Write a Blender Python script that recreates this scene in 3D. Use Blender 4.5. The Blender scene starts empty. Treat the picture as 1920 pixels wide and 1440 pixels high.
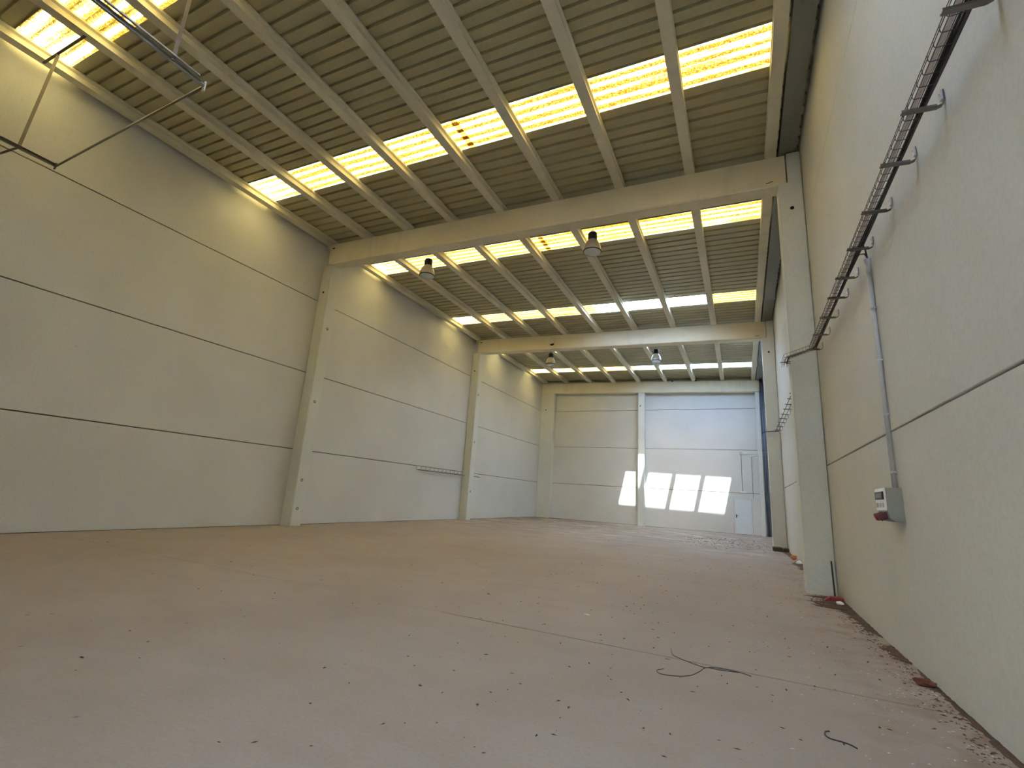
import bpy, math, random
from mathutils import Vector, Matrix
random.seed(7)
S = bpy.context.scene
COL = S.collection

# ------------------------------------------------------------------ camera, sky, sun, exposure
F_PX, YAW, PITCH, ROLL = 884.776, 0.45792, 0.22995, 0.066698
CAM = Vector((12.235, 0.0, 1.3007))
cy, sy, cp, sp, cr, sr = (math.cos(YAW), math.sin(YAW), math.cos(PITCH), math.sin(PITCH), math.cos(ROLL), math.sin(ROLL))
fw = Vector((-sy * cp, cy * cp, sp)); rt = Vector((cy, sy, 0)); up = rt.cross(fw)
rt2 = cr * rt + sr * up; up2 = -sr * rt + cr * up
cd = bpy.data.cameras.new('camera'); cam = bpy.data.objects.new('camera', cd); COL.objects.link(cam)
cam.matrix_world = Matrix(((rt2.x, up2.x, -fw.x, CAM.x), (rt2.y, up2.y, -fw.y, CAM.y), (rt2.z, up2.z, -fw.z, CAM.z), (0, 0, 0, 1)))
cd.sensor_width = 36.0; cd.lens = F_PX / 1920 * 36.0; cd.clip_start = 0.02; cd.clip_end = 500
S.camera = cam

SUN_DIR = Vector((-0.5, 1.0, -2.32)).normalized()
W_ = bpy.data.worlds.new('sky'); S.world = W_; W_.use_nodes = True
wn = W_.node_tree.nodes; wl = W_.node_tree.links
sky = wn.new('ShaderNodeTexSky'); sky.sky_type = 'NISHITA'; sky.sun_disc = False
sky.sun_elevation = math.asin(-SUN_DIR.z)
sky.sun_rotation = math.atan2(-SUN_DIR.x, -SUN_DIR.y)
sky.air_density = 1.0; sky.dust_density = 1.5
bg = wn['Background']; bg.inputs['Strength'].default_value = 0.80
wl.new(sky.outputs[0], bg.inputs['Color'])
sl = bpy.data.lights.new('sun', 'SUN'); sl.energy = 5.6; sl.angle = 0.009; sl.color = (0.86, 0.95, 1.0)
so = bpy.data.objects.new('sun', sl); COL.objects.link(so); so.location = (5, -6, 30)
so.rotation_euler = SUN_DIR.to_track_quat('-Z', 'Y').to_euler()
S.view_settings.view_transform = 'Standard'; S.view_settings.look = 'None'
S.view_settings.gamma = 1.0; S.view_settings.use_curve_mapping = False
S.view_settings.exposure = 2.44
S.cycles.max_bounces = 14; S.cycles.diffuse_bounces = 8; S.cycles.transparent_max_bounces = 12

# ------------------------------------------------------------------ mesh helper
class MB:
    def __init__(s): s.v = []; s.f = []; s.m = []; s.mi = 0
    def add(s, vs, fs):
        o = len(s.v); s.v += [tuple(p) for p in vs]; s.f += [tuple(i + o for i in f) for f in fs]; s.m += [s.mi] * len(fs)
    def box(s, a, b):
        x0, y0, z0 = a; x1, y1, z1 = b
        s.add([(x0, y0, z0), (x1, y0, z0), (x1, y1, z0), (x0, y1, z0), (x0, y0, z1), (x1, y0, z1), (x1, y1, z1), (x0, y1, z1)],
              [(3, 2, 1, 0), (4, 5, 6, 7), (0, 1, 5, 4), (1, 2, 6, 5), (2, 3, 7, 6), (3, 0, 4, 7)])
    def cbox(s, a, b, c=0.01, ax=None):
        """box with every edge chamfered by c"""
        (x0, y0, z0), (x1, y1, z1) = a, b
        P = {}
        vs = []
        for ix, X in ((0, x0), (1, x1)):
            for iy, Y in ((0, y0), (1, y1)):
                for iz, Z in ((0, z0), (1, z1)):
                    dx, dy, dz = (c if ix == 0 else -c), (c if iy == 0 else -c), (c if iz == 0 else -c)
                    for k, p in enumerate(((X, Y + dy, Z + dz), (X + dx, Y, Z + dz), (X + dx, Y + dy, Z))):
                        P[ix, iy, iz, k] = len(vs); vs.append(p)
        fs = []
        for i in (0, 1):
            fs.append([P[i, a_, b_, 0] for a_, b_ in ((0, 0), (0, 1), (1, 1), (1, 0))])
            fs.append([P[a_, i, b_, 1] for a_, b_ in ((0, 0), (0, 1), (1, 1), (1, 0))])
            fs.append([P[a_, b_, i, 2] for a_, b_ in ((0, 0), (0, 1), (1, 1), (1, 0))])
            for j in (0, 1):
                fs.append([P[i, j, 0, 0], P[i, j, 1, 0], P[i, j, 1, 1], P[i, j, 0, 1]])
                fs.append([P[i, 0, j, 0], P[i, 1, j, 0], P[i, 1, j, 2], P[i, 0, j, 2]])
                fs.append([P[0, i, j, 1], P[1, i, j, 1], P[1, i, j, 2], P[0, i, j, 2]])
                for k in (0, 1):
                    fs.append([P[i, j, k, 0], P[i, j, k, 1], P[i, j, k, 2]])
        s.add(vs, fs)
    def prism(s, poly, axis, a, b, shear=None):
        """extrude a 2D polygon along an axis (0,1,2) from a to b"""
        n = len(poly)
        def p3(u, v, w):
            return [(w, u, v), (u, w, v), (u, v, w)][axis]
        s.add([p3(u, v, a) for u, v in poly] + [p3(u, v, b) for u, v in poly],
              [tuple(range(n))[::-1], tuple(range(n, 2 * n))] + [(i, (i + 1) % n, n + (i + 1) % n, n + i) for i in range(n)])
    def tube(s, pts, r, n=6, cap=True):
        pts = [Vector(p) for p in pts]; k = len(pts); rings = []
        ref = None
        for i, p in enumerate(pts):
            t = (pts[min(i + 1, k - 1)] - pts[max(i - 1, 0)]).normalized()
            if ref is None:
                ref = Vector((0, 0, 1)) if abs(t.z) < 0.9 else Vector((1, 0, 0))
            u = (ref - t * ref.dot(t)).normalized(); w = t.cross(u); ref = u
            rr = r[i] if isinstance(r, (list, tuple)) else r
            rings.append([p + rr * (math.cos(2 * math.pi * (j + .5) / n) * u + math.sin(2 * math.pi * (j + .5) / n) * w) for j in range(n)])
        vs = [q for R in rings for q in R]
        fs = [(i * n + j, i * n + (j + 1) % n, (i + 1) * n + (j + 1) % n, (i + 1) * n + j) for i in range(k - 1) for j in range(n)]
        if cap: fs += [tuple(range(n))[::-1], tuple(range((k - 1) * n, k * n))]
        s.add(vs, fs)
    def strip(s, pts, half, thick, side):
        """flat bar bent along pts; side = width direction"""
        pts = [Vector(p) for p in pts]; k = len(pts); sd = Vector(side).normalized(); vs = []
        for i, p in enumerate(pts):
            t = (pts[min(i + 1, k - 1)] - pts[max(i - 1, 0)]).normalized(); n = t.cross(sd).normalized() * thick / 2
            vs += [p - sd * half - n, p + sd * half - n, p + sd * half + n, p - sd * half + n]
        fs = [(i * 4 + j, i * 4 + (j + 1) % 4, (i + 1) * 4 + (j + 1) % 4, (i + 1) * 4 + j) for i in range(k - 1) for j in range(4)]
        s.add(vs, fs + [(3, 2, 1, 0), tuple(4 * (k - 1) + j for j in range(4))])
    def lathe(s, prof, c, n=24, axis=2, ripple=0.0, lobes=0):
        vs = []
        for r, h in prof:
            for j in range(n):
                a = 2 * math.pi * j / n; rr = r * (1 + ripple * math.cos(lobes * a))
                u, v = rr * math.cos(a), rr * math.sin(a)
                vs.append({2: (c[0] + u, c[1] + v, c[2] + h), 0: (c[0] + h, c[1] + u, c[2] + v), 1: (c[0] + u, c[1] + h, c[2] + v)}[axis])
        k = len(prof)
        s.add(vs, [(i * n + j, i * n + (j + 1) % n, (i + 1) * n + (j + 1) % n, (i + 1) * n + j) for i in range(k - 1) for j in range(n)]
              + [tuple(range(n))[::-1], tuple(range((k - 1) * n, k * n))])
    def disc(s, c, r, h, axis, n=12): s.lathe([(r, 0), (r, h)], c, n, axis)

BASE = {}
def obj(name, mb, mat, parent=None, base=None, smooth=False):
    """link one mesh; verts are given in world space, origin moved to base"""
    pb = BASE.get(parent, Vector()) if parent else Vector()
    b = Vector(base) if base is not None else (pb if parent else Vector())
    me = bpy.data.meshes.new(name)
    me.from_pydata([(x - b.x, y - b.y, z - b.z) for x, y, z in mb.v], [], mb.f)
    for m in (mat if isinstance(mat, (list, tuple)) else [mat]): me.materials.append(m)
    if any(mb.m): me.polygons.foreach_set('material_index', mb.m)
    if smooth: me.polygons.foreach_set('use_smooth', [True] * len(me.polygons))
    me.update()
    import bmesh
    bm = bmesh.new(); bm.from_mesh(me); bmesh.ops.recalc_face_normals(bm, faces=bm.faces); bm.to_mesh(me); bm.free()
    o = bpy.data.objects.new(name, me); COL.objects.link(o)
    o.location = b - pb
    BASE[o] = b
    if parent: o.parent = parent
    return o
def thing(name, label, cat, base, group=None):
    o = bpy.data.objects.new(name, None); COL.objects.link(o); o.location = base; o.empty_display_size = .1
    BASE[o] = Vector(base); return tag(o, label, cat, group)
def tag(o, label, cat, group=None, kind='thing'):
    o['label'] = label; o['category'] = cat; o['kind'] = kind
    if group: o['group'] = group
    return o
def struct(o): o['kind'] = 'structure'; return o

# ------------------------------------------------------------------ materials
def material(name, rough=.7, metal=0.0):
    m = bpy.data.materials.new(name); m.use_nodes = True
    b = m.node_tree.nodes['Principled BSDF']; b.inputs['Roughness'].default_value = rough; b.inputs['Metallic'].default_value = metal
    return m, m.node_tree.nodes, m.node_tree.links, b
def flat(name, c, rough=.6, metal=0.0):
    m, n, l, b = material(name, rough, metal)
    tc = n.new('ShaderNodeTexCoord'); no = n.new('ShaderNodeTexNoise'); no.inputs['Scale'].default_value = 14; no.inputs['Detail'].default_value = 4
    l.new(tc.outputs['Object'], no.inputs['Vector'])
    r = ramp(n, no.outputs['Fac'], l, [(.3, [x * .95 for x in c]), (.7, [min(1, x * 1.05) for x in c])]); l.new(r, b.inputs['Base Color'])
    return m
def ramp(n, fac, l, stops):
    r = n.new('ShaderNodeValToRGB'); e = r.color_ramp.elements
    while len(e) < len(stops): e.new(.5)
    for i, (p, c) in enumerate(stops): e[i].position = p; e[i].color = (*c, 1)
    l.new(fac, r.inputs['Fac']); return r.outputs['Color']
def noise(n, l, vec, scale, detail=5, rough=.55, dist=0.0):
    o = n.new('ShaderNodeTexNoise'); o.inputs['Scale'].default_value = scale; o.inputs['Detail'].default_value = detail
    o.inputs['Roughness'].default_value = rough; o.inputs['Distortion'].default_value = dist
    l.new(vec, o.inputs['Vector']); return o.outputs['Fac']
def mapping(n, l, vec, scale):
    o = n.new('ShaderNodeMapping'); o.inputs['Scale'].default_value = scale; l.new(vec, o.inputs['Vector']); return o.outputs['Vector']
def mixc(n, l, fac, a, b, mode='MIX'):
    o = n.new('ShaderNodeMix'); o.data_type = 'RGBA'; o.blend_type = mode
    if isinstance(fac, float): o.inputs['Factor'].default_value = fac
    else: l.new(fac, o.inputs['Factor'])
    for k, v in (('A', a), ('B', b)):
        i = [q for q in o.inputs if q.name == k and q.type == 'RGBA'][0]
        if isinstance(v, tuple): i.default_value = (*v, 1)
        else: l.new(v, i)
    return [q for q in o.outputs if q.type == 'RGBA'][0]
def geo_pos(n): return n.new('ShaderNodeNewGeometry').outputs['Position']

def concrete(name, c, var=.06, rough=.75, bump=.02, streak=False, stain=None):
    m, n, l, b = material(name, rough)
    p = geo_pos(n)
    big = noise(n, l, p, .55, 4); fine = noise(n, l, p, 26, 6, .65)
    lo = [x * (1 - var) for x in c]; hi = [min(1, x * (1 + var)) for x in c]
    col = ramp(n, big, l, [(.3, lo), (.7, hi)])
    f = ramp(n, fine, l, [(.3, (.93, .93, .92)), (.7, (1.04, 1.04, 1.04))])
    col = mixc(n, l, 1.0, col, f, 'MULTIPLY')
    sp_ = noise(n, l, p, 5.5, 2, .4)
    col = mixc(n, l, ramp(n, sp_, l, [(.74, (0, 0, 0)), (.80, (.5, .5, .5))]), col, tuple(x * .72 for x in c))
    if stain:
        st = noise(n, l, mapping(n, l, p, (1.2, 1.2, .25)), 1.6, 6, .6)
        col = mixc(n, l, ramp(n, st, l, [(.55, (0, 0, 0)), (.8, (.55, .55, .55))]), col, stain)
    l.new(col, b.inputs['Base Color'])
    bp = n.new('ShaderNodeBump'); bp.inputs['Strength'].default_value = .25; bp.inputs['Distance'].default_value = bump
    l.new(fine, bp.inputs['Height']); l.new(bp.outputs['Normal'], b.inputs['Normal'])
    return m
M_WALL = concrete('wall_concrete', (.575, .579, .532), .05, .7, .002)
M_COL = concrete('column_concrete', (.60, .615, .55), .06, .7, .003, stain=(.50, .46, .38))
M_BEAM = concrete('beam_concrete', (.69, .635, .465), .07, .75, .004, stain=(.47, .42, .33))
M_PURLIN = concrete('purlin_concrete', (.64, .61, .465), .12, .8, .006, stain=(.42, .37, .28))
M_JOINT = flat('joint_dark', (.10, .075, .05), .9)
M_SHEET = flat('roof_sheet_paint', (.41, .375, .22), .45)
M_GALV = flat('galvanised_steel', (.58, .60, .62), .42, .5)
M_GUTTER = flat('galvanised_gutter', (.25, .26, .235), .5, .6)
M_TRACK = flat('dull_track_steel', (.17, .16, .14), .5, .4)
M_DARKSTEEL = flat('dark_steel', (.105, .09, .085), .5, .5)
M_BLACK = flat('black_plastic', (.018, .016, .018), .5)
M_PIPE = flat('pink_grey_conduit', (.46, .39, .355), .55)
M_GREYPVC = flat('grey_pvc', (.47, .475, .47), .45)
M_BLUEPIPE = flat('blue_grey_downpipe', (.13, .17, .25), .5, .2)
M_DOOR = flat('door_paint', (.62, .66, .66), .45)
M_WHITE = flat('white_plastic', (.80, .80, .78), .4)
M_BOX = flat('board_box_grey', (.25, .26, .22), .5)
M_RED = flat('red_plastic', (.20, .008, .016), .45)
M_PURPLE = flat('maroon_plastic', (.11, .02, .04), .45)
M_ORANGE = flat('orange_plastic', (.55, .20, .04), .6)
M_BROWN = flat('dark_brown_wood', (.055, .035, .026), .8)
M_HOLE = flat('hole_dark', (.012, .01, .008), .9)
M_GROUND = concrete('yard_concrete', (.36, .36, .35), .08, .9, .004)
M_PINK = flat('pink_paint', (.62, .42, .38), .7)

def floor_material():
    m, n, l, b = material('dusty_floor', .78)
    p = geo_pos(n)
    big = noise(n, l, p, .35, 5, .6, .3); mid = noise(n, l, mapping(n, l, p, (.8, 1.5, 1)), 1.6, 6, .62); fine = noise(n, l, p, 45, 5, .7)
    col = ramp(n, big, l, [(.3, (.30, .25, .207)), (.52, (.34, .287, .24)), (.72, (.362, .311, .264))])
    col = mixc(n, l, ramp(n, mid, l, [(.42, (0, 0, 0)), (.75, (.6, .6, .6))]), col, (.305, .245, .185))
    col = mixc(n, l, 1.0, col, ramp(n, fine, l, [(.25, (.88, .87, .86)), (.75, (1.06, 1.06, 1.06))]), 'MULTIPLY')
    # scattered specks of dirt
    vo = n.new('ShaderNodeTexVoronoi'); vo.inputs['Scale'].default_value = 3.2; l.new(p, vo.inputs['Vector'])
    pick = noise(n, l, p, 1.1, 3)
    sp1 = ramp(n, vo.outputs['Distance'], l, [(.03, (1, 1, 1)), (.07, (0, 0, 0))])
    sp1 = mixc(n, l, 1.0, sp1, ramp(n, pick, l, [(.45, (0, 0, 0)), (.6, (.8, .8, .8))]), 'MULTIPLY')
    col = mixc(n, l, sp1, col, (.13, .085, .055))
    # worn dirt patches towards the far end and along the right wall
    sx = n.new('ShaderNodeSeparateXYZ'); l.new(p, sx.inputs[0])
    mr = n.new('ShaderNodeMapRange'); mr.inputs[1].default_value = 13; mr.inputs[2].default_value = 24; l.new(sx.outputs['Y'], mr.inputs[0])
    st = noise(n, l, mapping(n, l, p, (.7, 1.3, 1)), 1.2, 7, .7, .5)
    fac = mixc(n, l, 1.0, ramp(n, st, l, [(.47, (0, 0, 0)), (.6, (.75, .75, .75))]), mr.outputs[0], 'MULTIPLY')
    col = mixc(n, l, fac, col, (.15, .105, .07))
    st2 = noise(n, l, mapping(n, l, p, (.5, 1.2, 1)), .9, 6, .65)
    fac2 = mixc(n, l, 1.0, ramp(n, st2, l, [(.56, (0, 0, 0)), (.64, (.6, .6, .6))]), mr.outputs[0], 'MULTIPLY')
    col = mixc(n, l, fac2, col, (.62, .57, .50))
    mr3 = n.new('ShaderNodeMapRange'); mr3.inputs[1].default_value = 12.7; mr3.inputs[2].default_value = 13.6; l.new(sx.outputs['X'], mr3.inputs[0])
    st3 = noise(n, l, p, 3.2, 7, .7)
    fac3 = mixc(n, l, 1.0, ramp(n, st3, l, [(.45, (0, 0, 0)), (.62, (.8, .8, .8))]), mr3.outputs[0], 'MULTIPLY')
    col = mixc(n, l, fac3, col, (.20, .12, .07))
    l.new(col, b.inputs['Base Color'])
    bp = n.new('ShaderNodeBump'); bp.inputs['Strength'].default_value = .35; bp.inputs['Distance'].default_value = .004
    l.new(fine, bp.inputs['Height']); l.new(bp.outputs['Normal'], b.inputs['Normal'])
    return m
M_FLOOR = floor_material()
M_DIRT = flat('brown_dirt', (.085, .05, .032), .95)
M_LEAF = flat('dry_leaf', (.15, .085, .05), .9)
M_FLECK = flat('pale_flake', (.62, .58, .52), .8)

def amber_material():
    """mossy translucent fibre sheet: clean crowns, golden dirt in the pans"""
    m, n, l, b = material('amber_translucent', .6)
    p = geo_pos(n); sx = n.new('ShaderNodeSeparateXYZ'); l.new(p, sx.inputs[0])
    wav = n.new('ShaderNodeMath'); wav.operation = 'SINE'
    mu = n.new('ShaderNodeMath'); mu.operation = 'MULTIPLY'; mu.inputs[1].default_value = 2 * math.pi / .2125; l.new(sx.outputs['Y'], mu.inputs[0]); l.new(mu.outputs[0], wav.inputs[0])
    str_ = noise(n, l, mapping(n, l, p, (.22, 5, 1)), 2.2, 6, .6)
    spk = noise(n, l, mapping(n, l, p, (1, 1.3, 1)), 34, 4, .75, 1.2)
    def math_(op, a, c):
        o = n.new('ShaderNodeMath'); o.operation = op
        for i, v in ((0, a), (1, c)):
            if isinstance(v, (int, float)): o.inputs[i].default_value = v
            else: l.new(v, o.inputs[i])
        return o.outputs[0]
    left = n.new('ShaderNodeMapRange'); left.inputs[1].default_value = .3; left.inputs[2].default_value = 1.7; left.inputs[3].default_value = .24; left.inputs[4].default_value = 0; l.new(sx.outputs['X'], left.inputs[0])
    def contrast(v, lo, hi):
        o = n.new('ShaderNodeMapRange'); o.inputs[1].default_value = lo; o.inputs[2].default_value = hi; l.new(v, o.inputs[0]); return o.outputs[0]
    band = math_('ADD', math_('MULTIPLY', wav.outputs[0], .5), math_('MULTIPLY', math_('SUBTRACT', str_, .5), 2.6))
    band = contrast(band, -.56, .34)
    d = math_('MULTIPLY', band, math_('ADD', .22, math_('MULTIPLY', contrast(spk, .40, .60), .78)))
    d = math_('SUBTRACT', d, left.outputs[0])
    col = ramp(n, d, l, [(.10, (.87, .76, .46)), (.28, (.66, .49, .17)), (.46, (.37, .245, .065)), (.74, (.20, .12, .028))])
    t = n.new('ShaderNodeBsdfTranslucent'); l.new(col, t.inputs['Color'])
    df = n.new('ShaderNodeBsdfDiffuse'); df.inputs['Color'].default_value = (.5, .38, .2, 1)
    mx = n.new('ShaderNodeMixShader'); mx.inputs[0].default_value = .12
    l.new(t.outputs[0], mx.inputs[1]); l.new(df.outputs[0], mx.inputs[2])
    l.new(mx.outputs[0], n['Material Output'].inputs['Surface'])
    return m
M_AMBER = amber_material()
def milky_material(name, c, clear):
    m, n, l, b = material(name, .4)
    t = n.new('ShaderNodeBsdfTranslucent'); t.inputs['Color'].default_value = (*c, 1)
    tr = n.new('ShaderNodeBsdfTransparent'); tr.inputs['Color'].default_value = (.95, .97, 1, 1)
    mx = n.new('ShaderNodeMixShader'); mx.inputs[0].default_value = clear
    l.new(t.outputs[0], mx.inputs[1]); l.new(tr.outputs[0], mx.inputs[2])
    l.new(mx.outputs[0], n['Material Output'].inputs['Surface'])
    return m
M_MILKY = milky_material('milky_white_sheet', (.92, .96, 1.0), 0.0)
M_CLEAR = milky_material('clear_corrugated_sheet', (.85, .93, 1.0), .90)

def glass_material():
    m, n, l, b = material('lamp_glass', .12)
    b.inputs['Base Color'].default_value = (.55, .60, .55, 1); b.inputs['Metallic'].default_value = .35
    return m
M_GLASS = glass_material()
M_REFL = flat('ribbed_reflector', (.52, .47, .38), .35, .25)
M_REFL_LIT = flat('ribbed_reflector_lit', (.66, .72, .75), .3, .25)  # paler reflector copy: reflected white light put into the colour

# ------------------------------------------------------------------ dimensions
WID, DEP, Y0 = 13.604, 30.0, -1.2
SL = -0.0245
def ztop(x): return 8.935 + SL * x          # top of beams = underside of purlins
def zroof(x): return 9.15 - .0235 * x       # underside of roof sheets
ZW = 9.75

# ------------------------------------------------------------------ floor and ground
fl = MB(); fl.box((-.3, Y0, -.30), (WID + .3, DEP + .3, -.06)); floor = struct(obj('floor', fl, M_JOINT))
for a, b_ in ((Y0, 4.772), (4.790, DEP + .05)):
    q = MB(); q.cbox((-.05, a, -.055), (WID + .05, b_, 0), .002); obj('slab', q, M_FLOOR, floor)
q = MB(); q.box((-.05, 4.770, -.05), (9.2, 4.792, -.0025)); obj('joint_filler', q, M_FLOOR, floor)
g = MB(); g.box((-60, -80, -.35), (70, Y0 - .005, -.03)); struct(obj('ground', g, M_GROUND))

# ------------------------------------------------------------------ walls: dark backing with separate precast panels
def wall(name, backing, panels, mat=M_WALL):
    q = MB(); q.box(*backing); w = struct(obj(name, q, M_JOINT))
    for a, b_, c in panels:
        q = MB(); q.cbox(a, b_, c); obj('panel', q, mat, w)
    return w
    return w
g1, g2, gr = .011, .011, .010
rowsL = [(0, 2.225), (2.225, 4.625), (4.625, 7.03), (7.03, ZW)]
ysL = [(Y0, 10.3), (10.3, 20.25), (20.25, DEP - .01)]
wall('wall_left', ((-.30, Y0, -.05), (-.03, DEP + .3, ZW)),
     [((-.16, y0 + .004, z0 + g1), (0, y1 - .004, z1 - g1), .006) for z0, z1 in rowsL for y0, y1 in ysL])
rowsR = [(0, 2.162, .006), (2.162, 4.56, .006), (4.56, 6.885, .003), (6.885, ZW, .003)]
pr = []
ysR = [(Y0, 10.25), (10.25, 20.25), (20.25, DEP - .01)]
for i, (z0, z1, c) in enumerate(rowsR):
    a = [.0, .008, .0035, .0035][i]; b_ = [.008, .0035, .0035, 0][i]
    pr += [((WID, y0 + .003, z0 + a), (WID + .16, y1 - .003, z1 - b_), c) for y0, y1 in ysR]
wall('wall_right', ((WID + .03, Y0, -.05), (WID + .30, DEP + .3, ZW)), pr)
wall_back = wall('wall_back', ((-.3, DEP + .03, -.05), (WID + .3, DEP + .3, ZW)),
     [((x0 + .004, DEP, z0 + g2), (x1 - .004, DEP + .16, z1 - g2), .006)
      for r_, (z0, z1) in enumerate(rowsL) for x0, x1 in ((0.0, 6.72), (6.72, WID)) if r_ or x0 == 0])
q = MB(); zt = rowsL[0][1] - g2
q.prism([(6.724, .011), (11.775, .011), (11.775, 1.935), (12.705, 1.935), (12.705, .011), (WID - .004, .011), (WID - .004, zt), (6.724, zt)], 1, DEP, DEP + .16)
obj('panel', q, M_WALL, wall_back)
# front wall behind the camera; unseen opening sized for the light it admits
q = MB()
q.box((-.3, Y0 - .25, -.05), (11.5, Y0, ZW)); q.box((12.4, Y0 - .25, -.05), (WID + .3, Y0, ZW)); q.box((11.5, Y0 - .25, 2.1), (12.4, Y0, ZW))
struct(obj('wall_front', q, M_WALL))

# ------------------------------------------------------------------ roof sheets and skylights
ceiling = bpy.data.objects.new('ceiling', None); COL.objects.link(ceiling); ceiling['kind'] = 'structure'; BASE[ceiling] = Vector()
def sheet_mb(y0, y1, x0, x1, n, dz=0.0, depth=.062):
    p = (y1 - y0) / n; prof = []
    for i in range(n):
        a = y0 + i * p
        prof += [(a, 0), (a + .74 * p, 0), (a + .78 * p, depth), (a + .96 * p, depth)]
    prof.append((y1, 0))
    k = len(prof); vs = []
    for x in (x0, x1):
        for t in (0.0, .004):
            vs += [(x, y, zroof(x) + z + dz + t) for y, z in prof]
    fs = []
    for i in range(k - 1):
        fs += [(i, i + 1, 2 * k + i + 1, 2 * k + i), (k + i, 3 * k + i, 3 * k + i + 1, k + i + 1),
               (i, k + i, k + i + 1, i + 1), (2 * k + i, 2 * k + i + 1, 3 * k + i + 1, 3 * k + i)]
    fs += [(0, 2 * k, 3 * k, k), (k - 1, 2 * k - 1, 4 * k - 1, 3 * k - 1)]
    m = MB(); m.add(vs, fs); return m
XM = 7.05
STRIPS = [(2.18, 3.04), (6.95, 7.80), (11.86, 12.70), (17.36, 18.24), (21.95, 22.80), (26.62, 27.50)]
yy = Y0 - .3
segs = []
for a, b_ in STRIPS + [(DEP + .12, None)]:
    segs.append((yy, a)); yy = b_
for a, b_ in segs:
    pitch = .2295 if b_ <= 6.96 else .288
    nr = max(1, round((b_ - a) / pitch)); ribs = []
    while nr > 0:
        k = 4 if nr >= 6 or nr == 4 else min(nr, 5); ribs.append(k); nr -= k
    tot = sum(ribs); y = a
    for k in ribs:
        y2 = y + (b_ - a) * k / tot
        obj('roof_sheet', sheet_mb(y, y2 + .0005, -.04, XM, k), M_SHEET, ceiling)
        obj('roof_sheet', sheet_mb(y, y2 + .0005, XM - .12, WID + .04, k, -.006), M_SHEET, ceiling)
        y = y2
def sky_sheet(x0, x1, st, mat, label=None, dz=0.0):
    a, b_ = STRIPS[st]
    m = sheet_mb(a - .002, b_ + .02, x0, x1, 4, .004 + dz, .03)
    if label is None: return obj('roof_sheet', m, mat, ceiling)
    return tag(obj('skylight_sheet', m, mat, base=((x0 + x1) / 2, (a + b_) / 2, zroof((x0 + x1) / 2))), label, 'skylight')
for a, b_ in STRIPS: obj('roof_sheet', sheet_mb(a - .002, b_ + .02, 13.14, WID + .04, 4, .014, .03), M_SHEET, ceiling)
sky_sheet(-.04, XM, 0, M_AMBER, 'mossy amber translucent roof sheet above the hanging door rails, nearest the camera')
sky_sheet(XM - .14, 8.42, 0, M_AMBER, None, .006); sky_sheet(8.38, 13.19, 0, M_MILKY, None, .010)  # unseen milky part, its length set to light the right wall
sky_sheet(-.04, XM, 1, M_AMBER, 'mossy amber skylight sheet left of the dark lap, in front of the first beam')
sky_sheet(XM - .14, 13.19, 1, M_AMBER, 'broad mossy amber skylight sheet reaching the gutter, in front of the first beam', .006)
sky_sheet(-.04, XM, 2, M_AMBER, 'amber skylight sheet from left wall to lap, just behind the first beam')
sky_sheet(XM - .14, 13.19, 2, M_AMBER, 'amber skylight sheet from lap to gutter, just behind the first beam', .006)
sky_sheet(-.04, XM, 3, M_AMBER, 'amber skylight sheet at the left wall, shortly before the second beam')
sky_sheet(XM - .14, 11.55, 3, M_MILKY, 'clean milky white skylight sheet in the roof before the second beam', .006)
sky_sheet(11.50, 13.19, 3, M_AMBER, 'short amber skylight piece between the white sheet and the gutter')
sky_sheet(-.04, XM, 4, M_AMBER); sky_sheet(XM - .14, 13.19, 4, M_MILKY, None, .006)
sky_sheet(-.04, XM - .06, 5, M_AMBER, 'amber skylight sheet on the left half of the far bay roof')
sky_sheet(XM - .06, 13.19, 5, M_CLEAR, 'clear white skylight sheet on the right half of the far bay roof', .006)

# ------------------------------------------------------------------ roof beams
BEAMY = [(10.0, 10.4), (20.0, 20.4), (29.58, 29.99)]
for (ya, yb), lab in zip(BEAMY, ('long cream concrete roof beam nearest the camera, spanning wall to wall', 'concrete roof beam across the middle of the hall, second from the camera',
                                 'concrete beam along the top of the end wall')):
    ch = .03; x0, x1 = .16, 13.325
    if ya > 25: x0, x1 = .02, 13.35
    # cross-section (y,z offsets from top) swept along x with the roof slope; bottom edges chamfered
    h = .685
    sec = [(ya, 0), (ya, -h + ch), (ya + ch, -h), (yb - ch, -h), (yb, -h + ch), (yb, 0)]
    m = MB(); k = len(sec); vs = []
    xs = [x0, x0 + .04, x0 + .17, x1] if ya < 25 else [x0, x1]
    if ya < 25:
        for i, x in enumerate(xs):
            hh = [.20, .24, 1, 1][i] * h
            vs += [(x if i != 1 else x0 + .13, y, ztop(x) - .002 + max(z, -hh + (ch if z > -h else 0))) for y, z in sec]
    else:
        for x in xs: vs += [(x, y, ztop(x) - .002 + z) for y, z in sec]
    n_ = len(xs)
    fs = [(i * k + j, i * k + (j + 1) % k, (i + 1) * k + (j + 1) % k, (i + 1) * k + j) for i in range(n_ - 1) for j in range(k)]
    fs += [tuple(range(k))[::-1], tuple(range((n_ - 1) * k, n_ * k))]
    m.add(vs, fs)
    t = thing('concrete_beam', lab, 'beam', (6.8, ya, ztop(6.8) - h))
    obj('girder', m, M_BEAM, t)
    if ya < 25:
        d = MB(); d.box((x0 + .26, ya - .004, ztop(.4) - .165), (x0 + .36, ya + .01, ztop(.4) - .125)); obj('slot', d, M_HOLE, t)
        d = MB()
        for xx, zz in ((12.95, .60), (13.02, .585)): d.box((xx, ya - .003, ztop(xx) - zz), (xx + .07, ya + .01, ztop(xx) - zz + .018))
        obj('chip', d, M_JOINT, t)

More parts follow.
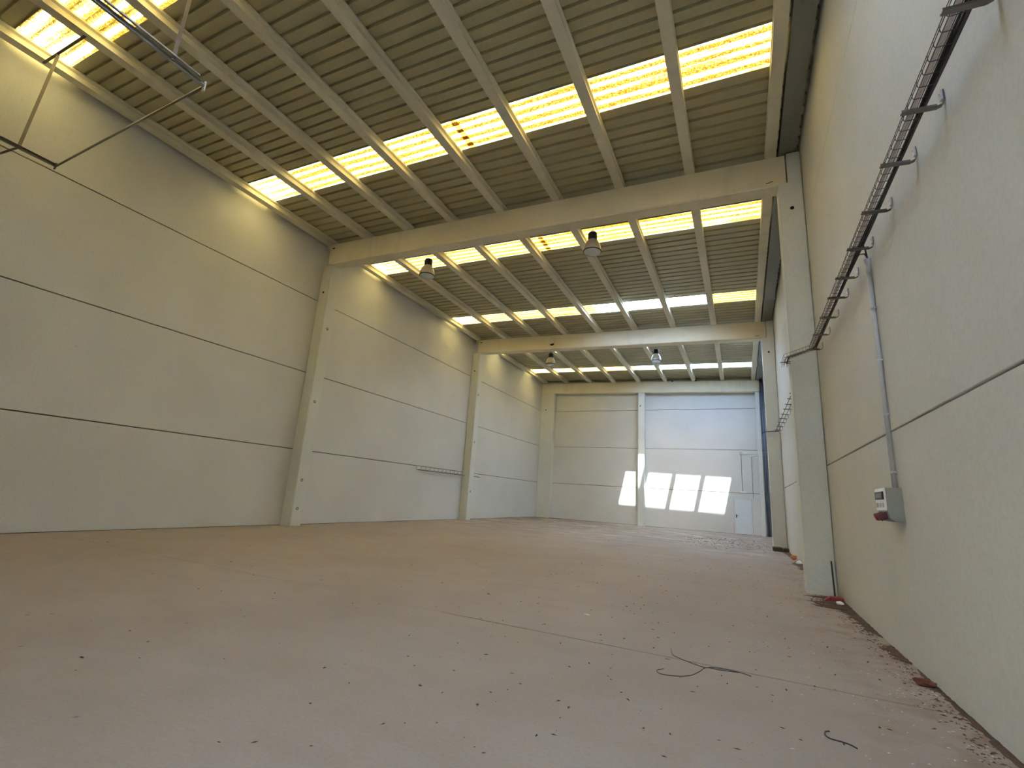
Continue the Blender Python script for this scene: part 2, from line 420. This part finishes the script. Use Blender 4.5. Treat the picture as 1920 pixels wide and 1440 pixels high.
# ------------------------------------------------------------------ columns
def column(label, poly, ya, yb, holes, caps, yaxis=1):
    cx_ = sum(p[0] for p in poly) / len(poly)
    t = thing('concrete_column', label, 'column', (cx_, (ya + yb) / 2, 0))
    m = MB(); c = .018
    # chamfered plan: extrude the profile in y, with slightly inset end faces
    m.prism(poly, 1, ya + c, yb - c)
    ins = []
    n_ = len(poly); cxx = sum(p[0] for p in poly) / n_; czz = sum(p[1] for p in poly) / n_
    xs = sorted(p[0] for p in poly)
    inset = [(p[0] + (c if p[0] <= cxx else -c), p[1]) for p in poly]
    m2 = MB(); m.prism(inset, 1, ya, yb)
    obj('shaft', m, M_COL, t)
    for x, y, z, ax in holes:
        d = MB(); d.disc((x, y - (.003 if ax == 1 else 0), z) if ax == 1 else (x - .001, y, z), .038, .004 if ax == 1 else .004, ax, 12); obj('bolt_hole', d, M_HOLE, t)
    for x, y, z in caps:
        d = MB(); d.lathe([(.045, -.001), (.045, .006), (.03, .008), (.026, .003)], (x, y, z), 14, 0); o = obj('bolt_cap', d, [M_JOINT], t)
        d = MB(); d.disc((x, y, z), .024, .0065, 0, 10); obj('bolt_plug', d, M_WALL, o)
    return t
zl = ztop(.3) - .69
column('cream column on left wall under the first beam', [(.014, 0), (.42, 0), (.42, zl), (.014, zl)], 10.09, 10.5,
       [(.21, 10.09, 7.3, 1)], [(.42, 10.3, 6.09), (.42, 10.27, 3.70), (.42, 10.27, 1.32), (.42, 10.27, .50)])
column('cream column on left wall under the second beam', [(.014, 0), (.42, 0), (.42, zl), (.014, zl)], 20.02, 20.44,
       [(.21, 20.02, 7.3, 1)], [(.42, 20.22, 6.09), (.42, 20.22, 3.70), (.42, 20.22, 1.32)])
zr = ztop(13.2) - .695
for ya, yb, lab in ((9.95, 10.4, 'tall pale column on right wall under the first beam, red brush at its foot'),
                    (19.93, 20.42, 'pale column on right wall under the second beam, dark wood at its foot')):
    column(lab, [(13.165, 0), (WID - .010, 0), (WID - .010, 8.60), (13.345, 8.60), (13.345, zr), (13.165, zr)], ya, yb, [(13.385, ya, 7.32, 1)], [])
ze = ztop(0) - .69
column('column in the far left corner of the hall', [(.004, 0), (.93, 0), (.93, ze - .023), (.004, ze - .003)], 29.58, 29.99, [(.36, 29.58, 7.08, 1)], [])
zm = ztop(6.8) - .695
column('slim column in the middle of the end wall, partly sunlit', [(6.57, 0), (6.955, 0), (6.955, zm), (6.57, zm)], 29.55, 29.99, [(6.71, 29.55, 7.23, 1)], [])
zq = ztop(13.3) - .695
column('narrow column at the right end of the end wall beside the downpipe', [(13.11, 0), (13.33, 0), (13.33, zq), (13.11, zq)], 29.58, 29.99, [], [])

# ------------------------------------------------------------------ purlins
PX = [.16, 1.71, 3.33, 4.90, 6.49, 8.12, 9.75, 11.35, 12.97]
ORD = ['first', 'second', 'third', 'fourth', 'fifth', 'sixth', 'seventh', 'eighth', 'ninth']
BAYS = [(Y0 + .02, 10.17, 'in the near bay above the camera'), (10.21, 20.17, 'in the middle bay with two lamps'), (20.21, 29.94, 'in the far bay by the end wall')]
def purlin_section(h):
    wb, wt, ww = .10, .105, .055
    return [(-wb, 0), (wb, 0), (wb, .05), (ww, .075), (ww, h - .06), (wt, h - .04), (wt, h), (-wt, h), (-wt, h - .04), (-ww, h - .06), (-ww, .075), (-wb, .05)]
pm = {}
for bi, (ya, yb, bl) in enumerate(BAYS):
    for i, x in enumerate(PX):
        xc = x + .10; z = ztop(xc) + .002; h = zroof(xc) - z - .010
        if bi not in pm:
            m = MB(); m.prism(purlin_section(.205), 1, 0, yb - ya); o = obj('roof_purlin', m, M_PURLIN); pm[bi] = o
        else:
            o = pm[bi].copy(); COL.objects.link(o)
        o.location = (xc, ya, z)
        tag(o, '%s concrete roof purlin from the left wall, %s' % (ORD[i], bl) if 0 < i < 8 else
            ('concrete roof purlin tight against the left wall, %s' % bl if i == 0 else 'concrete roof purlin beside the steel gutter, %s' % bl),
            'purlin', 'roof purlins ' + bl.split(' with')[0].split(' above')[0].split(' by')[0])

# ------------------------------------------------------------------ gutter and downpipe
t = thing('roof_gutter', 'long galvanised box gutter between last purlin and right wall', 'gutter', (13.38, 10, 8.61))
ga, gb, gz = 13.215, 13.535, 8.622
edges = [Y0 + .05, 2.4, 6.2, 9.98, 14.0, 17.9, 21.8, 25.7, 29.95]
for i in range(8):
    y0, y1 = edges[i] - .03, edges[i + 1] + .03
    o_ = .003 * (i % 2)
    m = MB(); m.prism([(ga - o_, gz + .26), (ga - o_, gz - o_), (gb + o_, gz - o_), (gb + o_, gz + .26), (gb + o_ - .004, gz + .26), (gb + o_ - .004, gz - o_ + .003), (ga - o_ + .004, gz - o_ + .003), (ga - o_ + .004, gz + .26)], 1, y0, y1)
    obj('gutter_section', m, M_GUTTER, t)
t = thing('downpipe', 'dark blue-grey downpipe in the far right corner', 'pipe', (13.46, 29.72, 0))
m = MB(); m.tube([(13.46, 29.72, 0), (13.46, 29.72, 8.615)], .06, 12); obj('pipe', m, M_BLUEPIPE, t, smooth=True)
for z in (1.4, 4.3, 7.2):
    m = MB(); m.lathe([(.067, 0), (.067, .03)], (13.46, 29.72, z), 12); m.box((13.44, 29.78, z), (13.48, 30.0, z + .03)); obj('pipe_clip', m, M_BLUEPIPE, t)

# ------------------------------------------------------------------ door in the end wall with its wiring
t = bpy.data.objects.new('door_1', None); COL.objects.link(t); t.location = (12.24, 30.0, 0); BASE[t] = Vector((12.24, 30.0, 0)); struct(t)
m = MB(); x0, x1 = 11.785, 12.695
m.box((x0, 29.985, 0), (x0 + .05, 30.10, 1.93)); m.box((x1 - .05, 29.985, 0), (x1, 30.10, 1.93)); m.box((x0 + .05, 29.985, 1.88), (x1 - .05, 30.10, 1.93)); obj('door_frame', m, M_DOOR, t)
m = MB(); m.cbox((x0 + .055, 30.025, .012), (x1 - .055, 30.07, 1.875), .004); leaf = obj('door_leaf', m, M_DOOR, t)
m = MB(); m.box((11.872, 30.017, .86), (11.912, 30.026, 1.05)); m.tube([(11.892, 30.02, .985), (11.892, 29.965, .985), (12.005, 29.96, .985)], .011, 6); obj('handle', m, M_BLACK, leaf)
m = MB(); m.box((11.71, 29.994, .06), (11.78, 30.001, .55)); tag(obj('paint_mark', m, M_PINK, base=(11.745, 29.998, .06)), 'pink smear of paint on the wall left of the small door', 'paint mark')

t = thing('emergency_light', 'small white emergency light above the end wall door', 'light', (12.29, 30, 2.24))
m = MB(); m.cbox((12.14, 29.94, 2.235), (12.43, 30.0, 2.31), .008); obj('housing', m, M_WHITE, t)
m = MB(); m.cbox((12.16, 29.925, 2.225), (12.41, 29.985, 2.245), .004); obj('diffuser', m, M_GLASS, t)
t = thing('wall_conduit', 'thin grey conduit run with junction box above the end wall door', 'conduit', (12.26, 30, 2.3))
m = MB(); m.tube([(12.26, 29.985, 2.32), (12.26, 29.985, 4.38)], .012, 6); m.tube([(12.78, 29.985, 1.95), (12.78, 29.985, 4.25)], .010, 6)
obj('drop_pipe', m, M_BLUEPIPE, t)
m = MB(); m.tube([(12.30, 29.98, 4.44), (13.0, 29.98, 4.44), (13.08, 29.56, 4.44), (13.40, 29.55, 4.44)], .016, 6); m.tube([(12.78, 29.985, 4.25), (12.86, 29.98, 4.30), (13.0, 29.98, 4.31), (13.08, 29.56, 4.31), (13.40, 29.55, 4.31)], .016, 6); obj('cross_pipe', m, M_WHITE, t)
m = MB(); m.cbox((12.19, 29.95, 4.38), (12.33, 30.0, 4.52), .008); obj('junction_box', m, M_GREYPVC, t)

# ------------------------------------------------------------------ overhead door rails hanging in the near left corner
ZT = 6.75
t = thing('overhead_door_track', 'steel overhead door rails hanging from the roof in the upper left', 'door track', (3.15, 1.5, ZT))
def rail(x, y1):
    m = MB()
    m.prism([(x - .022, ZT - .03), (x + .022, ZT - .03), (x + .022, ZT - .026), (x - .018, ZT - .026), (x - .018, ZT + .026), (x + .022, ZT + .026), (x + .022, ZT + .03), (x - .022, ZT + .03)], 1, Y0 + .1, y1)
    return m
obj('rail', rail(.86, 3.13), M_TRACK, t); M_RAIL = flat('galvanised_rail', (.34, .35, .34), .45, .5); obj('rail', rail(5.47, 3.04), M_RAIL, t)
m = MB(); m.prism([(5.50, ZT + .045), (5.535, ZT + .045), (5.535, ZT + .05), (5.505, ZT + .05), (5.505, ZT + .09), (5.50, ZT + .09)], 1, Y0 + .1, 2.95); obj('angle_stiffener', m, M_RAIL, t)
m = MB(); m.strip([(.84, 3.13, ZT), (5.47, 3.05, ZT)], .022, .026, (0, .3, 1)); obj('rear_crossbar', m, M_TRACK, t)
m = MB(); m.box((5.45, 3.035, ZT - .10), (5.50, 3.055, ZT + .06)); m.box((5.45, 2.98, ZT - .004), (5.50, 3.05, ZT + .004)); obj('end_bracket', m, M_GALV, t)
m = MB(); m.box((.82, 3.11, ZT - .07), (.88, 3.13, ZT + .05)); obj('end_bracket', m, M_TRACK, t)
m = MB(); m.strip([(.80, 2.70, ztop(.8) - .01), (.86, 2.60, ZT)], .024, .02, (.2, 1, 0)); obj('hanger', m, M_TRACK, t)
m = MB(); m.strip([(5.46, 2.62, ztop(5.4) - .005), (5.48, 2.61, ZT)], .022, .018, (.2, 1, 0)); obj('hanger', m, M_DARKSTEEL, t)
m = MB(); m.strip([(.24, 2.68, ztop(.3) - .012), (1.83, 2.69, ztop(1.83) - .012)], .022, .01, (0, 1, 0)); obj('mounting_bar', m, M_DARKSTEEL, t)
m = MB(); m.strip([(4.98, 2.62, ztop(4.98) - .012), (6.6, 2.62, ztop(6.6) - .012)], .022, .01, (0, 1, 0)); obj('mounting_bar', m, M_DARKSTEEL, t)
m = MB(); m.strip([(.86, 2.60, ZT - .01), (.30, 2.53, ZT - .03)], .02, .012, (0, 1, .2)); obj('wall_stay', m, M_DARKSTEEL, t)

# ------------------------------------------------------------------ bell lamps
def lamp(loc, refl, label):
    t = thing('bell_lamp', label, 'lamp', loc, 'high bay lamps hanging from the roof'); x, y, z = loc
    m = MB(); n = 48
    m.lathe([(.228, .0), (.227, .05), (.217, .12), (.196, .19), (.164, .255), (.128, .305), (.110, .33)], (x, y, z), n, 2, .012, 24); obj('reflector', m, refl, t, smooth=True)
    m = MB(); m.lathe([(.232, -.012), (.238, -.004), (.238, .010), (.230, .014)], (x, y, z), 32); obj('rim', m, M_BLACK, t, smooth=True)
    m = MB(); m.lathe([(.02, -.02), (.12, -.0185), (.215, -.013), (.222, -.011)], (x, y, z), 32); obj('glass', m, M_GLASS, t, smooth=True)
    m = MB(); m.lathe([(.108, .322), (.122, .35), (.122, .49), (.105, .54), (.05, .56)], (x, y, z), 12); obj('gear_housing', m, M_BLACK, t)
    m = MB(); a = [(x + .035 * math.cos(q), y, z + .60 + .035 * math.sin(q)) for q in [i * math.pi / 5 for i in range(-2, 9)]]; m.tube(a, .007, 5); obj('hook', m, M_DARKSTEEL, t)
    m = MB(); top = ztop(x) - .02
    m.tube([(x, y, z + .63), (x, y, top)], .006, 5); m.tube([(x + .06, y + .03, z + .55), (x + .10, y - .02, z + .70), (x + .01, y, z + .82), (x, y, top)], .005, 5); obj('chain', m, M_DARKSTEEL, t)
    # steel strap under the two neighbouring purlins carries the lamp
    m = MB()
    xa = max(p for p in PX if p + .1 < x) + .1; xb = min(p for p in PX if p + .1 > x) + .1
    m.strip([(xa, y, ztop(xa) - .006), (xb, y, ztop(xb) - .006)], .02, .008, (0, 1, 0)); obj('strap', m, M_DARKSTEEL, t)
lamp((3.86, 10.66, 7.6), M_REFL, 'bell lamp just behind the first beam, on the left side')
lamp((8.96, 10.85, 7.6), M_REFL, 'bell lamp just behind the first beam, hanging before bright skylight')
lamp((4.07, 20.67, 7.6), M_REFL, 'small distant bell lamp behind the second beam, left one')
lamp((8.97, 21.20, 7.6), M_REFL_LIT, 'bell lamp lit pale bluish behind the second beam, above the end wall column')
m = MB()
t = thing('beam_bracket', 'small dark bracket on the face of the second beam', 'bracket', (4.35, 19.99, 8.33))
m.prism([(4.26, 8.37), (4.46, 8.40), (4.41, 8.33), (4.31, 8.33)], 1, 19.93, 20.0); obj('plate', m, M_BROWN, t)
for x, lab in ((8.62, 'small steel clip on top of the end beam, left one'), (9.95, 'small steel clip on top of the end beam, right one')):
    t = thing('beam_clip', lab, 'clip', (x, 29.6, ztop(x)))
    m = MB(); m.tube([(x - .06, 29.62, ztop(x)), (x - .05, 29.56, ztop(x) + .12), (x + .04, 29.56, ztop(x) + .05), (x + .06, 29.6, ztop(x) + .10)], .014, 6); obj('bent_rod', m, M_GALV, t)
    m = MB(); m.box((x - .05, 29.56, ztop(x) - .03), (x + .07, 29.60, ztop(x) + .03)); obj('clip_plate', m, M_BLACK, t)

# ------------------------------------------------------------------ wire cable trays
ZA = 4.092
def bracket(parent, y, xw=WID, s=-1, z=ZA, length=.242, hgt=.125):
    m = MB()
    pts = [(xw + s * .006, y, z + hgt), (xw + s * .006, y, z + .045), (xw + s * .016, y, z + .012), (xw + s * .045, y, z), (xw + s * length, y, z + .012)]
    m.strip(pts, .019, .005, (0, 1, 0))
    o = obj('bracket_arm', m, M_TRACK, parent)
    m = MB()
    m.box(*sorted_box((xw + s * .010, y - .016, z + .05), (xw + s * .022, y + .016, z + hgt))); m.disc((xw + s * .020, y, z + hgt - .025), .008, s * .012, 0, 6)
    obj('wall_plate', m, M_GALV, o)
    # U lips of the arm
    m = MB()
    for e in (-.019, .019): m.strip([(xw + s * .05, y + e, z + .006), (xw + s * length, y + e, z + .018)], .008, .003, (0, 0, 1))
    obj('arm_lip', m, M_TRACK, o)
def sorted_box(a, b): return tuple(min(p, q) for p, q in zip(a, b)), tuple(max(p, q) for p, q in zip(a, b))
def basket(parent, y0, y1, z, xo=13.400, xi=13.497, step=.104):
    m = MB(); r = .0032
    for x, zz in ((xo, z + .055), (xo, z + .03), (xo + .008, z + .0), (xo + .045, z), (xo + .09, z), (xi, z)):
        m.tube([(x, y0, zz), (x, y1, zz)], r, 4)
    y = y0 + .03
    while y < y1:
        m.tube([(xo, y, z + .058), (xo, y, z + .01), (xo + .008, y, z), (xi, y, z)], r * .9, 4); y += step
    obj('wire_basket', m, M_DARKSTEEL, parent)
t = thing('cable_tray', 'wire cable tray on near right wall carrying black cables and conduit', 'cable tray', (WID, 5.5, ZA))
YB = [2.88, 3.66, 4.25, 4.95, 5.67, 6.40, 7.01, 7.74, 8.51, 9.30]
for y in YB: bracket(t, y)
bracket(t, 2.1); bracket(t, 1.35)
basket(t, .4, 9.28, ZA + .020)
zc = ZA + .036
m = MB(); m.tube([(13.432, .4, zc), (13.432, 9.2, zc), (13.41, 9.35, zc), (13.10, 9.75, zc), (13.075, 9.9, zc), (13.075, 10.3, zc)], .0135, 8); obj('pink_conduit', m, M_PIPE, t, smooth=True)
m = MB()
for dx, dz, ph in ((0, 0, 0), (.014, .004, 1.3), (.006, .014, 2.6), (-.010, .010, 3.9)):
    pts = [(13.487 + dx + .005 * math.sin(y * 2.3 + ph), y, zc + dz + .003 * math.sin(y * 3.1 + ph)) for y in [.4 + i * .2 for i in range(45)]]
    m.tube(pts + [(13.45 + dx * .4, 9.33, zc + dz), (13.30 + dx * .4, 9.55, zc + dz), (13.13 + dx * .4, 9.78, zc + dz), (13.11 + dx * .3, 9.92, zc + dz - .02), (13.12, 10.25, zc + dz)], .0095, 6)
obj('black_cables', m, M_BLACK, t, smooth=True)
m = MB()
for x, zz in ((13.395, .055), (13.40, .0), (13.45, .0), (13.53, .0)):
    k = (x - 13.395) / .135
    m.tube([(x, 9.26, ZA + .02 + zz), (13.04 + .10 * k, 9.72 + .10 * k, ZA + .02 + zz), (13.035 + .09 * k, 10.0, ZA + .02 + zz), (13.04 + .09 * k, 10.42, ZA + .02 + zz)], .0035, 4)
for i in range(9):
    f = i / 8; bx, by = 13.395 + (13.04 - 13.395) * f, 9.28 + (9.72 - 9.28) * f
    m.tube([(bx, by, ZA + .07), (bx, by, ZA + .02), (bx + .10, by + .07, ZA + .02)], .003, 4)
obj('corner_basket', m, M_DARKSTEEL, t)
m = MB(); m.strip([(13.16, 9.99, ZA + .008), (12.99, 9.985, ZA + .0)], .018, .006, (0, 1, 0)); m.strip([(13.16, 9.94, ZA - .05), (13.05, 9.90, ZA - .03), (13.0, 9.96, ZA)], .008, .006, (0, 1, 0)); obj('corner_arm', m, M_DARKSTEEL, t)
m = MB(); m.tube([(13.49, 5.55, zc + .01), (13.51, 5.7, zc + .045), (13.55, 5.79, zc + .02), (13.568, 5.83, zc - .06)], .008, 6); m.tube([(13.49, 6.1, zc + .01), (13.52, 5.95, zc + .04), (13.56, 5.88, zc + .01), (13.575, 5.85, zc - .06)], .007, 6); obj('branch_cable', m, M_BLACK, t, smooth=True)

t = thing('cable_tray', 'thin empty cable tray high on right wall between the two columns', 'cable tray', (WID, 15, ZA))
for y in (12.15, 12.85, 13.5, 14.2, 14.88, 15.7, 16.42, 17.15, 17.95, 18.75): bracket(t, y, hgt=.14)
m = MB()
for x in (13.41, 13.50): m.tube([(x, 10.6, ZA + .02), (x, 19.35, ZA + .02)], .008, 4)
obj('tray_rail', m, M_DARKSTEEL, t)
m = MB(); m.tube([(13.50, 19.3, ZA + .03), (13.55, 19.80, ZA + .13), (13.14, 19.90, ZA + .12), (13.0, 19.94, ZA + .06)], .018, 6); obj('crossing_pipe', m, M_DARKSTEEL, t)

t = thing('cable_tray', 'short empty wire tray low on the left wall before the second column', 'cable tray', (0, 18, 2.05))
ys = [16.35]
while ys[-1] < 19.6: ys.append(ys[-1] + .325)
for y in ys[:11]: bracket(t, y, 0, 1, 2.065, .20, .14)
m = MB(); m.tube([(.17, 16.33, 2.05), (.17, 20.0, 2.05)], .013, 4); m.tube([(.10, 16.33, 2.05), (.10, 20.0, 2.05)], .010, 4); obj('tray_rail', m, M_DARKSTEEL, t)
t = thing('cable_tray', 'short dark stub of tray beyond the second left column', 'cable tray', (0, 21, 2.05))
m = MB(); m.tube([(.17, 20.5, 2.06), (.17, 21.5, 2.06)], .020, 4); obj('tray_rail', m, M_DARKSTEEL, t); bracket(t, 21.2, 0, 1, 2.065, .20, .05)

# ------------------------------------------------------------------ conduit and distribution board on the right wall
t = thing('grey_conduit', 'grey conduit running down right wall from cable tray to switch box', 'conduit', (13.575, 5.84, 1.6))
m = MB(); m.tube([(13.578, 5.845, 1.60), (13.578, 5.85, 2.9), (13.578, 5.87, 3.95)], .022, 10); obj('pipe', m, M_GREYPVC, t, smooth=True)
for z in (1.757, 2.334, 2.901, 3.481): 
    m = MB(); m.lathe([(.027, -.012), (.027, .012)], (13.578, 5.85, z), 10); m.box((13.57, 5.815, z - .006), (WID, 5.885, z + .006)); obj('clip', m, M_GALV, t)
m = MB(); m.lathe([(.027, -.05), (.027, 0), (.020, .02), (.040, .11)], (13.578, 5.87, 3.95), 12); obj('end_bell', m, M_GREYPVC, t, smooth=True)

t = thing('switch_box', 'grey electrical switch box with sockets on the right wall', 'electrical box', (13.54, 5.9, 1.28))
bx0, by0, by1 = 13.480, 5.728, 6.10
m = MB()
prof = [(WID, 1.284), (WID, 1.604), (bx0, 1.600), (bx0, 1.375), (bx0 + .012, 1.315), (bx0 + .045, 1.288)]
m.prism(prof, 1, by0, by1); obj('body', m, M_BOX, t)
m = MB(); m.cbox((bx0 - .016, by0 + .02, 1.385), (bx0, by1 - .01, 1.598), .004); cover = obj('front_cover', m, M_WHITE, t)
m = MB(); m.cbox((bx0 - .030, by0 + .03, 1.49), (bx0 - .015, by1 - .06, 1.565), .004); obj('breaker_window', m, M_BLACK, cover)
m = MB(); m.box((bx0 - .0315, by0 + .07, 1.508), (bx0 - .0295, by1 - .10, 1.548)); obj('window_pane', m, M_TRACK, cover)
for i in range(3):
    m = MB(); y = by0 + .045 + i * .11; m.cbox((bx0 - .028, y, 1.415), (bx0 - .015, y + .05, 1.458), .003); obj('switch', m, M_GREYPVC, cover)
for i in range(2):
    y = by0 + .10 + i * .15
    m = MB(); m.tube([(bx0 + .02, y, 1.345), (bx0 - .035, y, 1.325), (bx0 - .05, y, 1.318)], [.036, .036, .040], 12); o = obj('socket', m, M_PURPLE, t, smooth=False)
    m = MB(); m.tube([(bx0 - .048, y, 1.319), (bx0 - .058, y, 1.315)], .030, 12); obj('socket_lid', m, M_RED, o)

# ------------------------------------------------------------------ things on the floor
t = thing('hand_brush', 'red brush with black stick leaning against near right column', 'brush', (13.52, 9.6, 0))
m = MB(); m.cbox((13.40, 9.32, .0), (13.585, 9.47, .075), .018); m.prism([(13.40, .0), (13.33, .0), (13.35, .03), (13.40, .06)], 1, 9.34, 9.45); obj('brush_head', m, M_RED, t)
m = MB(); m.tube([(13.49, 9.46, .05), (13.535, 9.90, .56)], .014, 8); obj('stick', m, M_BLACK, t)

def crumple(name, label, cat, c, r, mat, flatten=.6, seed=1):
    rnd = random.Random(seed); m = MB(); n = 9; prof = []
    vs = []; k = 6
    for i in range(k):
        th = math.pi * (i + .5) / k
        for j in range(n):
            a = 2 * math.pi * j / n; rr = r * rnd.uniform(.65, 1.1)
            vs.append((c[0] + rr * math.sin(th) * math.cos(a), c[1] + rr * math.sin(th) * math.sin(a), max(0.002, r * flatten * (1 - math.cos(th)) * rnd.uniform(.9, 1.1) )))
    vs.reverse()
    m.add(vs, [(i * n + j, i * n + (j + 1) % n, (i + 1) * n + (j + 1) % n, (i + 1) * n + j) for i in range(k - 1) for j in range(n)] + [tuple(range(n)), tuple(range((k - 1) * n, k * n))])
    return tag(obj(name, m, mat, base=(c[0], c[1], 0)), label, cat)
crumple('paper_scrap', 'crumpled white scrap in the dirt beside the red brush', 'scrap', (13.50, 9.12, 0), .055, M_WHITE, .5, 3)
crumple('orange_bag', 'crumpled orange bag by the right wall before the second column', 'bag', (13.50, 16.6, 0), .11, M_ORANGE, .6, 5)
crumple('paper_scrap', 'small white scrap by the right wall near the orange bag', 'scrap', (13.50, 15.1, 0), .09, M_WHITE, .6, 8)
crumple('white_chip', 'small pale chip alone on the open floor', 'chip', (10.548, 5.785, 0), .04, M_FLECK, .12, 9)
crumple('leaf_clump', 'reddish brown clump of leaves against the right wall in the foreground', 'leaves', (13.52, 5.40, 0), .075, flat('rust_leaf', (.13, .035, .022), .9), .35, 11)
t = thing('wood_block', 'dark brown wooden block at the foot of the second right column', 'block', (13.34, 19.6, 0))
m = MB(); m.cbox((13.12, 19.30, 0), (13.40, 19.86, .13), .012); obj('plank', m, M_BROWN, t)
m = MB(); m.cbox((13.41, 19.22, 0), (13.59, 19.84, .12), .012); obj('plank', m, flat('worn_brown_wood', (.11, .075, .06), .85), t)

# fallen wires
def wire(name, label, paths, r, mat=M_BLACK, cat='wire'):
    m = MB()
    for p in paths:
        P = [Vector((a, b_, r * .9)) for a, b_ in p]; out = []
        for i in range(len(P) - 1):
            p0, p1, p2, p3 = P[max(i - 1, 0)], P[i], P[i + 1], P[min(i + 2, len(P) - 1)]
            for s_ in range(5):
                u = s_ / 5
                out.append(.5 * ((2 * p1) + (p2 - p0) * u + (2 * p0 - 5 * p1 + 4 * p2 - p3) * u * u + (3 * p1 - p0 - 3 * p2 + p3) * u ** 3))
        out.append(P[-1]); m.tube(out, r, 5)
    return tag(obj(name, m, mat, base=(paths[0][0][0], paths[0][0][1], 0), smooth=True), label, cat)
wire('hooked_wire', 'short black hook-shaped wire on the foreground floor', [[(12.663, 3.898), (12.64, 3.880), (12.630, 3.827), (12.650, 3.785), (12.707, 3.777), (12.749, 3.760), (12.775, 3.729)]], .0042)
wire('forked_wire', 'long thin forked dark wire lying across the floor joint',
     [[(11.571, 5.081), (11.60, 4.93), (11.629, 4.848), (11.74, 4.763), (11.888, 4.685), (11.953, 4.735), (12.089, 4.75), (12.188, 4.73), (12.24, 4.70)],
      [(11.60, 4.43), (11.558, 4.36), (11.58, 4.30), (11.638, 4.292), (11.73, 4.33), (11.808, 4.406), (11.863, 4.547), (11.905, 4.689), (12.02, 4.70), (12.15, 4.735)]], .0032)
wire('cable_loop', 'thin dark cable curving round the dirt at near right column foot', [[(13.17, 9.35), (13.14, 9.20), (13.20, 8.98), (13.36, 8.80), (13.52, 8.62), (13.59, 8.50)]], .008)
wire('end_cable', 'small coil of black cable at the foot of the end wall', [[(.95, 29.5), (1.25, 29.45), (1.55, 29.45), (1.72, 29.5), (1.75, 29.6), (1.68, 29.62), (1.66, 29.55)]], .016)

# dirt drift along the right wall and litter (nobody could count it)
rnd = random.Random(21)
m = MB()
def drift(y0, y1, w0, w1, h=.012, x1=WID - .001, step=.05):
    n_ = int((y1 - y0) / step); rows = []
    for i in range(n_ + 1):
        f = i / n_; y = y0 + (y1 - y0) * f; w = (w0 + (w1 - w0) * f) * (0.55 + .9 * rnd.random()) * min(1, 6 * f + .05, 6 * (1 - f) + .05)
        rows.append([(x1, y, h * rnd.uniform(.6, 1.3)), (x1 - w * .5, y, h * rnd.uniform(.5, 1.2)), (x1 - w, y, .0006)])
    vs = [p for r_ in rows for p in r_]
    m.add(vs, [(i * 3 + j, i * 3 + j + 1, i * 3 + j + 4, i * 3 + j + 3) for i in range(n_) for j in range(2)])
drift(7.1, 9.25, .10, .16); drift(6.05, 6.75, .10, .12); drift(3.3, 5.9, .03, .05); drift(10.5, 16.5, .14, .20); drift(8.55, 9.93, .34, .46, .016); drift(17.0, 19.8, .12, .22)
dd = obj('dirt', m, M_DIRT); dd['kind'] = 'stuff'
m = MB()
def bit(x, y, s, mi):
    a = rnd.uniform(0, 6.28); l_ = s * rnd.uniform(.6, 1.7); w_ = s * rnd.uniform(.3, .7); u = Vector((math.cos(a), math.sin(a), 0)); v = Vector((-u.y, u.x, 0)); z = .0015
    c = Vector((x, y, z)); lift = s * rnd.uniform(.05, .35)
    m.mi = mi
    m.add([c - u * l_, c + v * w_, c + u * l_, c - v * w_, c + Vector((0, 0, lift + .002))], [(0, 1, 4), (1, 2, 4), (2, 3, 4), (3, 0, 4), (3, 2, 1, 0)])
for i in range(540):
    x = 13.5 - abs(rnd.gauss(0, 2.6)); y = rnd.uniform(1.6, 15)
    if x < .3: continue
    bit(x, y, rnd.choice((.006, .009, .012, .018)), 2 if x > 12.2 and rnd.random() < .25 else 0)
for i in range(300): bit(rnd.uniform(.5, 13), rnd.uniform(3, 29), rnd.uniform(.008, .022), 0)
for i in range(520):
    x = WID - .045 - abs(rnd.gauss(0, .10)); y = rnd.uniform(3.2, 9.4); bit(x, y, rnd.uniform(.006, .018), 0 if rnd.random() < .7 else 1)
for i in range(160): bit(WID - .06 - abs(rnd.gauss(0, .35)), rnd.uniform(3.4, 6.2), rnd.uniform(.005, .012), 2)
for i in range(260): bit(min(13.55, 13.38 + rnd.gauss(0, .10)), rnd.uniform(8.7, 9.9), rnd.uniform(.008, .024), rnd.choice((0, 1, 1)))
for i in range(500): bit(rnd.uniform(10.0, 13.1), rnd.gauss(21.5, 1.6), rnd.uniform(.015, .05), rnd.choice((0, 0, 2)))
for i in range(500): bit(rnd.uniform(.5, 13), rnd.uniform(20, 29.5), rnd.uniform(.01, .03), rnd.choice((0, 0, 0, 2)))
ll = obj('litter', m, [M_DIRT, M_LEAF, M_FLECK]); ll['kind'] = 'stuff'
